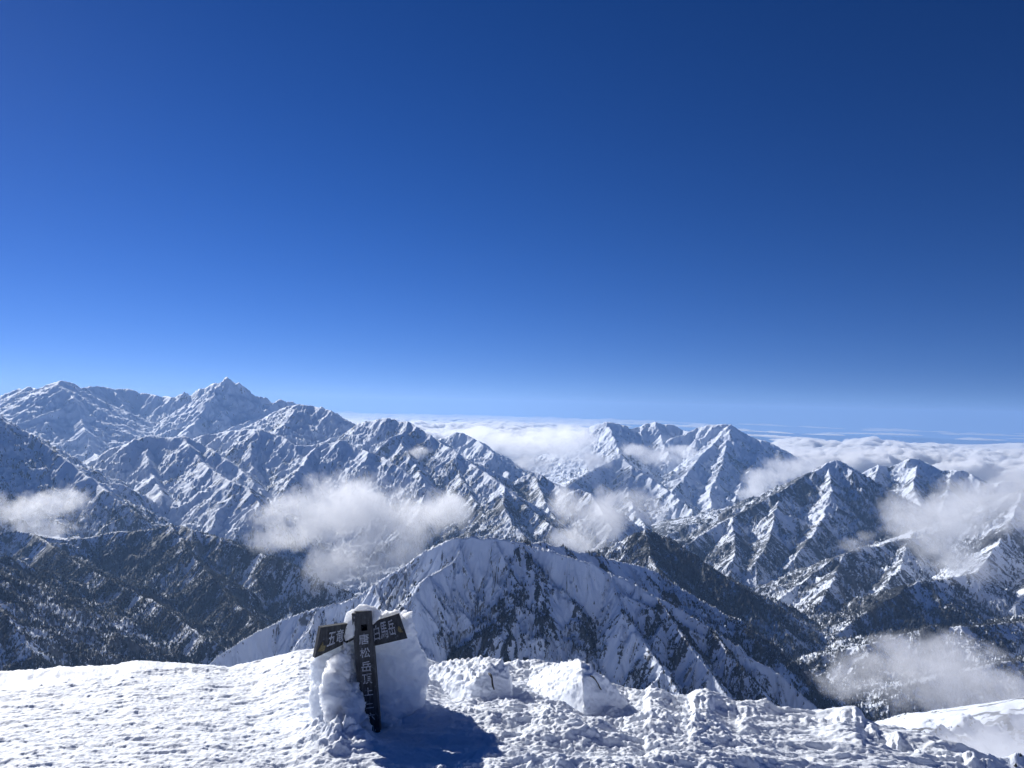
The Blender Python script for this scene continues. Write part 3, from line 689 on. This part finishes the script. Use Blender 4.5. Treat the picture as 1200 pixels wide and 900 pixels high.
board((at(433, 729.5, 4.80), at(467.8, 718.6, 4.84), at(477.6, 748, 4.80), at(434, 758.2, 4.76)),
      'right board reading 白馬岳', [('白', .20, .50, .17, .62), ('馬', .42, .47, .21, .66), ('岳', .65, .45, .19, .62)],
      [(.80, .62), (.86, .46), (.90, .52), (.94, .74), (.85, .72)], 2)

# wind-packed snow plastered round the sign
hulls = [
  A((442,728,4.95),(455,717,4.98),(468,717,4.98),(478,724,4.98),(482,742,4.97),(492,752,4.98),(500,775,5.0),(501,795,5.0),(492,818,4.98),(480,842,4.93),(462,860,4.86),(436,872,4.80),(432,760,4.88),
    (455,722,5.15),(478,730,5.25),(497,775,5.35),(500,800,5.35),(485,850,5.3),(440,870,5.3),(430,740,5.2)),
  A((436,835,4.80),(470,845,4.84),(482,850,4.86),(470,872,4.72),(440,880,4.66),(500,850,5.2),(440,850,5.3)),
  A((373,764,4.74),(366,776,4.76),(364,800,4.74),(366,835,4.66),(372,862,4.55),(395,880,4.45),(425,885,4.45),(432,800,4.86),(428,760,4.86),(412,738,4.86),(380,745,4.80),
    (375,760,5.05),(366,790,5.1),(366,850,5.1),(430,870,5.2),(425,740,5.1)),
  A((402,762,4.66),(380,775,4.62),(374,800,4.60),(400,800,4.60),(414,790,4.66),(416,770,4.70),(410,752,4.74),(385,860,4.46),(408,850,4.52),(375,830,4.54)),
  A((412,790,4.70),(421,815,4.64),(430,837,4.60),(441,856,4.58),(440,880,4.5),(400,880,4.4),(400,820,4.55),(405,800,4.62)),
]
sm = lump('snow_mound', hulls, .009, 2, .034, 500, .06, M_FIN)
tag(sm, 'tall fin of wind-packed snow plastered behind and around the wooden signpost', 'snow mound')
sc = lump('snow_cap', [
  A((414,715.5,4.73),(420,710,4.74),(428,709.5,4.74),(435,713,4.73),(436,716,4.75),(414,716,4.84),(422,708.5,4.82),(430,708.5,4.84),(436,714,4.84),(425,717,4.80)),
  A((405,718,4.80),(413,714,4.80),(416,722,4.72),(415,745,4.70),(404,752,4.72),(401,738,4.74),(405,720,4.9),(416,716,4.95),(416,750,4.9)),
  A((434,711,4.80),(440,712,4.80),(447,720,4.79),(443,726,4.76),(437,732,4.76),(434,728,4.76),(436,711,4.95),(446,718,4.95),(436,735,4.9)),
  A((446,722,4.84),(468,716.5,4.86),(468,719,4.90),(446,726,4.90),(455,716,4.95),(476,727,5.0),(446,720,5.0)),], .006, 3, .006, 530, .012, M_FIN, sm)
m1 = lump('snow_mound', [
  A((549,832,5.62),(575,836,5.6),(602,832,5.66),(555,800,5.72),(572,784,5.80),(590,781,5.84),(598,795,5.78),(600,812,5.72),
    (498,806,6.1),(503,781,6.25),(515,778,6.25),(530,779,6.2),(548,773,6.1),(568,771,6.0),(584,774,6.0),(596,783,6.05),(606,830,6.3),(500,840,5.9),(560,800,6.6))],
  .010, 3, .012, 540, .03)
tag(m1, 'smaller lit hump of snow with shaded hollow face and a short upright stick', 'snow mound')
m2 = lump('snow_mound', [
  A((685,838,5.45),(683,800,5.58),(681,776,5.76),(700,788,5.78),(716,802,5.84),(733,822,5.92),(740,838,5.85),
    (596,838,6.1),(606,812,6.4),(624,793,6.35),(642,784,6.25),(661,777,6.05),(680,774,5.86),(745,840,6.4),(660,800,6.7),(600,850,6.0))],
  .010, 3, .011, 560, .03)
tag(m2, 'larger wedge of wind-carved snow with bright left face and sharp shaded right face', 'snow mound')

def stick(name, pts, rad, label, cat):
    vs, fs = [], []
    K = 7
    for i, p in enumerate(pts):
        d = (pts[min(i + 1, len(pts) - 1)] - pts[max(i - 1, 0)]).normalized()
        a = d.cross(Vector((0, 1, 0.2))).normalized(); b = d.cross(a)
        rr = rad * (1 - .45 * i / len(pts)) * (1 + .2 * math.sin(i * 2.1))
        for k in range(K): vs.append(p + a * math.cos(k / K * 6.283) * rr + b * math.sin(k / K * 6.283) * rr)
    for i in range(len(pts) - 1):
        for k in range(K): fs.append((i * K + k, i * K + (k + 1) % K, (i + 1) * K + (k + 1) % K, (i + 1) * K + k))
    fs.append(tuple(range(K))[::-1]); fs.append(tuple((len(pts) - 1) * K + k for k in range(K)))
    o = link_mesh(name, raw_mesh(name, vs, fs, True), M_STICK); tag(o, label, cat); return o
stick('twig', A((573,789.5,5.72),(575,791,5.68),(576.5,795,5.655),(576.8,800,5.64),(577.5,804,5.63),(579,808,5.66)), .009, 'short dark twig poking upright from the smaller snow hump', 'twig')
stick('cord', A((692,792,5.66),(695,793.5,5.63),(698,797,5.64),(700.5,801,5.66),(703,806,5.69),(707,812,5.74)), .006, 'thin dark cord curving out of the shaded face of the larger snow wedge', 'cord')
print('foreground', time.time() - T0)
# ================================================================= FOREST on the nearer slopes
def forest():
    rng = np.random.default_rng(3)
    th = rng.uniform(math.radians(-39), math.radians(39), 1500000)
    # even cover over the ground from 1.7 to 5.4 km
    r = np.sqrt(rng.uniform(1700.0 ** 2, 5400.0 ** 2, len(th)))
    j = np.clip(np.searchsorted(TH, th), 1, len(TH) - 2); i = np.clip(np.searchsorted(RR, r), 1, len(RR) - 2)
    D = DEN[i, j]; S = SLOPE[i, j]
    clump = fbm((r * np.sin(th)) / 45, (r * np.cos(th)) / 45, 2, 801)
    ok = (rng.random(len(th)) < np.clip((D - .35 + clump * .5) * 1.3, 0, 1) * .42) & (S < 1.5) & (S > .12)
    th, r, i, j = th[ok], r[ok], i[ok], j[ok]
    if len(th) > 240000:
        k = rng.permutation(len(th))[:240000]; th, r, i, j = th[k], r[k], i[k], j[k]
    # a few low shrubs and bent birches on the snowy shoulder
    t2 = np.arctan((rng.uniform(1040, 1330, 2500) - 600) / F); r2 = rng.uniform(380, 640, 2500)
    c2 = fbm(r2 * np.sin(t2) / 14, r2 * np.cos(t2) / 14, 2, 811); k2 = c2 > .22; t2, r2 = t2[k2], r2[k2]
    th = np.concatenate([th, t2]); r = np.concatenate([r, r2]); small = np.concatenate([np.ones(len(i)), np.full(len(t2), .16)])
    j = np.clip(np.searchsorted(TH, th), 1, len(TH) - 2); i = np.clip(np.searchsorted(RR, r), 1, len(RR) - 2)
    # height by interpolation in the cell
    fj = (th - TH[j - 1]) / (TH[j] - TH[j - 1]); fi = (r - RR[i - 1]) / (RR[i] - RR[i - 1])
    z = (H[i - 1, j - 1] * (1 - fj) + H[i - 1, j] * fj) * (1 - fi) + (H[i, j - 1] * (1 - fj) + H[i, j] * fj) * fi
    x, y = r * np.sin(th), r * np.cos(th); n = len(x)
    h = small * rng.uniform(5, 12, n) * (1 + .2 * (H[i, j] < -900)); wd = h * rng.uniform(.20, .34, n) * np.where(small < 1, 2.2, 1); rot = rng.uniform(0, 6.28, n)
    V = []; Fs = []; K = 5
    base_idx = np.arange(n) * (2 * (K + 1))
    for tier, (z0, z1, wk) in enumerate(((.08, .72, 1.0), (.42, 1.0, .62))):
        for k in range(K):
            a = rot + 6.283 * k / K + tier * .6; q = rng.uniform(.7, 1.2, n) * wk
            V.append(np.stack([x + np.cos(a) * wd * q, y + np.sin(a) * wd * q, z + h * z0 - rng.uniform(0, .08, n) * h], -1))
        V.append(np.stack([x + rng.normal(0, .2, n), y, z + h * z1], -1))
        for k in range(K):
            Fs.append(np.stack([base_idx + tier * (K + 1) + k, base_idx + tier * (K + 1) + (k + 1) % K, base_idx + tier * (K + 1) + K], -1))
    V = np.stack(V, 1).reshape(-1, 3).astype(f32); Fs = np.concatenate(Fs).astype(np.int32)
    me = bpy.data.meshes.new('forest'); nf = len(Fs)
    me.vertices.add(len(V)); me.vertices.foreach_set('co', V.ravel())
    me.loops.add(nf * 3); me.loops.foreach_set('vertex_index', Fs.ravel())
    me.polygons.add(nf); me.polygons.foreach_set('loop_start', np.arange(0, nf * 3, 3, dtype=np.int32)); me.polygons.foreach_set('loop_total', np.full(nf, 3, np.int32))
    me.update(calc_edges=True)
    m, t = new_mat('snow_dusted_conifers')
    geo = t.n('ShaderNodeNewGeometry'); n1 = t.noise(geo.outputs['Position'], 1 / 3.5, 2, .6); n2 = t.noise(geo.outputs['Position'], 1 / 90, 3, .6)
    g = t.mix(n2, (.009, .015, .019, 1), (.020, .024, .026, 1))
    c = t.mix(t.ss(n1, .60, .70, 0, .35), g, (.72, .75, .8, 1))
    bs = t.n('ShaderNodeBsdfPrincipled', ins={'Base Color': c, 'Roughness': .85}); t.n('ShaderNodeOutputMaterial', ins={0: bs.outputs[0]})
    tag(link_mesh('forest', me, m), 'snow dusted conifers in patches on the ribs of the lower slopes', 'forest', kind='stuff')
    print('trees', n, time.time() - T0)
forest()

# ================================================================= CLOUDS
def ico(bm, c, r):
    b = bmesh.new(); bmesh.ops.create_icosphere(b, subdivisions=3, radius=1.28)
    for v in b.verts: v.co = Vector((v.co.x * r[0] + c.x, v.co.y * r[1] + c.y, v.co.z * r[2] + c.z))
    t_ = bpy.data.meshes.new('t'); b.to_mesh(t_); b.free(); bm.from_mesh(t_); bpy.data.meshes.remove(t_)

def cloud(blobs, dens, label, scale=None, wisp=.5, seed=0.0):
    """blobs: (px, py, km ahead, half width px, half height px, half depth m)"""
    P = []
    for px, py, Yk, rx, ry, rz in blobs:
        k = Yk * 1000 / F; P.append((at(px, py, Yk * 1000), (rx * k * 1.32, rz * 1.3, ry * k * 1.35)))
    bm = bmesh.new()
    for c, r in P: ico(bm, c, r)
    me = bpy.data.meshes.new('cloud'); bm.to_mesh(me); bm.free()
    o = bpy.data.objects.new('tmp', me); COL.objects.link(o)
    mn = min(min(r) for c, r in P)
    if len(P) > 1:
        md = o.modifiers.new('r', 'REMESH'); md.mode = 'VOXEL'; md.voxel_size = mn / 5
    dg = bpy.context.evaluated_depsgraph_get(); me2 = bpy.data.meshes.new_from_object(o.evaluated_get(dg)); bpy.data.objects.remove(o)
    me2.name = 'cloud'; me2.materials.clear()
    m, t = new_mat('cloud_vapour'); pos = t.n('ShaderNodeNewGeometry').outputs['Position']
    L = scale or mn * 1.6
    fld = None
    wn = t.n('ShaderNodeTexNoise', ins={'Vector': pos, 'Scale': 1 / (mn * 1.1), 'Detail': 3, 'Roughness': .6}).outputs['Color']
    wn = t.n('ShaderNodeVectorMath', operation='SUBTRACT', ins={0: wn, 1: (.5, .5, .5)}).outputs[0]
    wn = t.n('ShaderNodeVectorMath', operation='SCALE', ins={0: wn, 'Scale': mn * 1.5}).outputs[0]
    wpos = t.n('ShaderNodeVectorMath', operation='ADD', ins={0: pos, 1: wn}).outputs[0]
    for c, r in P:
        v = t.n('ShaderNodeVectorMath', operation='SUBTRACT', ins={0: wpos, 1: tuple(c)}).outputs[0]
        v = t.n('ShaderNodeVectorMath', operation='DIVIDE', ins={0: v, 1: tuple(r)}).outputs[0]
        l = t.n('ShaderNodeVectorMath', operation='LENGTH', ins={0: v}).outputs['Value']
        f = t.m('SUBTRACT', 1.0, l); fld = f if fld is None else t.m('SMOOTH_MAX', fld, f, .15)
    off = t.n('ShaderNodeVectorMath', operation='ADD', ins={0: pos, 1: (seed * 977, seed * 331, seed * 171)}).outputs[0]
    nz = t.m('ADD', .5, t.m('MULTIPLY', t.m('SUBTRACT', t.noise(off, 1 / L, 9, .72), .5), 1.9))
    val = t.m('ADD', nz, t.m('MULTIPLY', t.m('SUBTRACT', t.m('MINIMUM', fld, .6), .32), .85))
    d = t.m('MULTIPLY', t.ss(val, wisp + .0, wisp + .34), t.ss(fld, .0, .3))
    d = t.m('MULTIPLY', d, dens * .85)
    vol = t.n('ShaderNodeVolumePrincipled', ins={'Color': (.995, .996, 1, 1), 'Density': d, 'Anisotropy': .35})
    t.n('ShaderNodeOutputMaterial', ins={'Volume': vol.outputs[0]})
    o = link_mesh('cloud', me2, m); tag(o, label, 'cloud', 'valley clouds'); return o

cloud([(25,600,5.6,60,24,260),(75,588,5.6,34,22,200),(-40,590,5.7,60,22,260),(50,620,5.5,40,14,200)], .0050, 'thin grey cloud over the dark ridge at the far left edge', seed=1)
cloud([(345,605,4.9,52,34,330),(400,596,4.9,66,44,360),(455,602,4.8,62,42,360),(515,600,4.8,46,28,300),(430,650,4.5,48,34,300),(385,660,4.6,40,30,260),(420,668,4.5,40,30,260),(330,625,4.9,40,24,260),(480,640,4.7,30,24,250)], .0062, 'largest valley cloud, white and billowy, behind the left end of the near ridge', seed=2)
cloud([(665,592,5.4,26,30,260),(700,610,5.3,36,38,280),(715,600,5.4,26,28,240),(668,632,5.2,28,16,220),(690,640,5.2,30,14,220)], .0060, 'pale cloud tuft standing in the valley right of the near ridge top', seed=3)
cloud([(760,600,6.6,40,20,300),(745,585,6.6,26,16,260)], .0025, 'faint wisp on the forked spur right of the cloud tuft', seed=4)
cloud([(1090,620,5.0,50,40,330),(1140,598,5.2,58,40,360),(1185,580,5.3,50,34,360),(1120,655,4.8,52,26,300),(1060,600,5.6,30,30,260),(1230,600,5.3,60,44,350)], .0058, 'big grey white cloud covering the slopes at the right edge', seed=5)
cloud([(1000,638,5.2,24,10,150),(1015,630,5.2,14,8,120)], .0035, 'tiny cloud puff below the forested peak on the right', seed=6)
cloud([(900,565,9.6,34,16,420),(925,550,10.0,38,16,420),(885,578,9.4,24,12,300),(950,545,10,30,12,380)], .0045, 'white cloud spilling over the pass left of the forested peak', seed=7)
cloud([(492,530,8.3,16,9,200),(482,533,8.3,12,6,160)], .0060, 'small puff in front of the pointed range left of centre', seed=8)
cloud([(770,535,12.5,40,12,500),(745,528,12.8,24,10,400),(800,528,13,24,9,350)], .0035, 'low mist between the two white peaks of the distant group', seed=9)
cloud([(165,595,6.8,14,9,160),(180,585,6.9,12,8,150)], .0040, 'small wisp in the shaded gully on the left', seed=10)
cloud([(1030,790,1.75,60,34,120),(1085,795,1.7,76,44,140),(1150,812,1.6,76,40,140),(1045,760,1.8,34,22,100),(1120,778,1.75,66,34,130),(1215,830,1.5,76,40,130),(985,800,1.8,34,18,90)], .0130, 'low grey mist bank above the snowy shoulder at the lower right', seed=11)
cloud([(1150,872,.47,70,28,40),(1210,862,.48,60,36,42),(1185,900,.42,90,30,40),(1110,890,.42,50,18,30)], .032, 'thin mist veiling the snowy shoulder at the bottom right corner', wisp=.42, seed=12)
cloud([(600,522,11.8,46,18,800),(640,520,12.2,50,20,900),(670,518,12.6,40,20,800),(620,545,11.2,46,12,600),(560,510,12.4,40,12,800),(690,540,11.6,30,12,500)], .0050, 'bank of white cloud pouring between the central ranges', seed=13)

# far sea of cloud: rolling top, thin edges, kilometres beyond the last range
def cloud_sea():
    th = np.radians(np.arange(-44, 46, .11)); rr = [15500.0]
    while rr[-1] < 118000: rr.append(rr[-1] * 1.0065)
    rr = np.array(rr); a, r = np.meshgrid(th.astype(f32), rr.astype(f32)); x, y = r * np.sin(a), r * np.cos(a)
    px = 600 + F * np.tan(a)
    cover = fbm(x / 9000, y / 6000, 3, 901) * .8
    near = (1 - sstep(22000, 40000, r))
    band_l = sstep(330, 400, px) * (1 - sstep(620, 740, px)); band_r = sstep(860, 960, px)
    far = sstep(40000, 60000, r)
    cover += near * (band_l * .85 + band_r * .78) - .55 * (1 - near) + far * (.55 * (1 - sstep(500, 900, px)) + .08) - 3 * (sstep(110000, 117000, r)) - .5 * near * (1 - np.maximum(band_l, band_r))
    cover += .35 * sstep(22000, 34000, r) * (1 - sstep(36000, 48000, r)) * (band_l)
    cover -= 3 * (1 - sstep(15500, 16500, r)) + 3 * (1 - sstep(-43, -40, np.degrees(a))) + 3 * sstep(42, 44.5, np.degrees(a))
    bil = fbm(x / 2600, y / 1900, 5, 911, .55); bil2 = np.abs(fbm(x / 900, y / 700, 4, 921, .55))
    T = np.clip(cover + .12, 0, 1.0) ** .7 * (110 + 190 * bil + 230 * (1 - bil2) + 60 * fbm(x / 420, y / 420, 3, 931))
    T = np.where(cover + .12 <= 0, 0, np.maximum(T, 0))
    z0 = -1130 - curve_drop(r) - 250 * far - 110 * band_r
    top = z0 + T; bot = z0 - .25 * T - 1
    keep = T > 1
    n, mm = r.shape; idx = np.full(n * mm * 2, -1, np.int64)
    cellk = keep[:-1, :-1] | keep[1:, :-1] | keep[:-1, 1:] | keep[1:, 1:]
    T_ = np.where(keep, T, 0); top = z0 + T_; bot = z0 - .25 * T_
    # closed shell: top and bottom sheets share the rim (where thickness is nil)
    vid = np.arange(n * mm).reshape(n, mm); bid = np.where(keep, vid + n * mm, vid)
    co = np.concatenate([np.stack([x, y, top], -1).reshape(-1, 3), np.stack([x, y, bot], -1).reshape(-1, 3)])
    ii, jj = np.nonzero(cellk)
    q1 = np.stack([vid[ii, jj], vid[ii, jj + 1], vid[ii + 1, jj + 1], vid[ii + 1, jj]], -1)
    q2 = np.stack([bid[ii, jj], bid[ii + 1, jj], bid[ii + 1, jj + 1], bid[ii, jj + 1]], -1)
    q = np.concatenate([q1, q2]); used = np.unique(q); remap = np.full(2 * n * mm, -1, np.int64); remap[used] = np.arange(len(used))
    co = co[used].astype(f32); q = remap[q].astype(np.int32)
    me = bpy.data.meshes.new('cloud_sea'); me.vertices.add(len(co)); me.vertices.foreach_set('co', co.ravel())
    nq = len(q); me.loops.add(nq * 4); me.loops.foreach_set('vertex_index', q.ravel())
    me.polygons.add(nq); me.polygons.foreach_set('loop_start', np.arange(0, nq * 4, 4, dtype=np.int32)); me.polygons.foreach_set('loop_total', np.full(nq, 4, np.int32))
    me.polygons.foreach_set('use_smooth', np.ones(nq, bool))
    me.update(calc_edges=True)
    m, t = new_mat('cloud_sea_vapour')
    vol = t.n('ShaderNodeVolumePrincipled', ins={'Color': (.998, .998, 1, 1), 'Density': .012, 'Anisotropy': .3})
    t.n('ShaderNodeOutputMaterial', ins={'Volume': vol.outputs[0]})
    tag(link_mesh('cloud_sea', me, m), 'white sea of cloud spread over the lowland beyond the last mountains', 'cloud', kind='stuff')
cloud_sea()

# ================================================================= HAZE
def haze():
    vs = [(x, y, z) for x in (-130000, 130000) for y in (-130000, 130000) for z in (-4300, 520)]
    fs = [(0, 1, 3, 2), (4, 6, 7, 5), (0, 4, 5, 1), (2, 3, 7, 6), (0, 2, 6, 4), (1, 5, 7, 3)]
    me = raw_mesh('haze', vs, fs)
    m, t = new_mat('thin_air_haze')
    vol = t.n('ShaderNodeVolumePrincipled', ins={'Color': (.34, .58, 1.0, 1), 'Density': 1.9e-5, 'Anisotropy': .2})
    t.n('ShaderNodeOutputMaterial', ins={'Volume': vol.outputs[0]})
    tag(link_mesh('haze', me, m), kind='stuff', label='thin blue air haze over the mountains', cat='haze')
haze()
print('part3', time.time() - T0)


print('done', time.time() - T0)
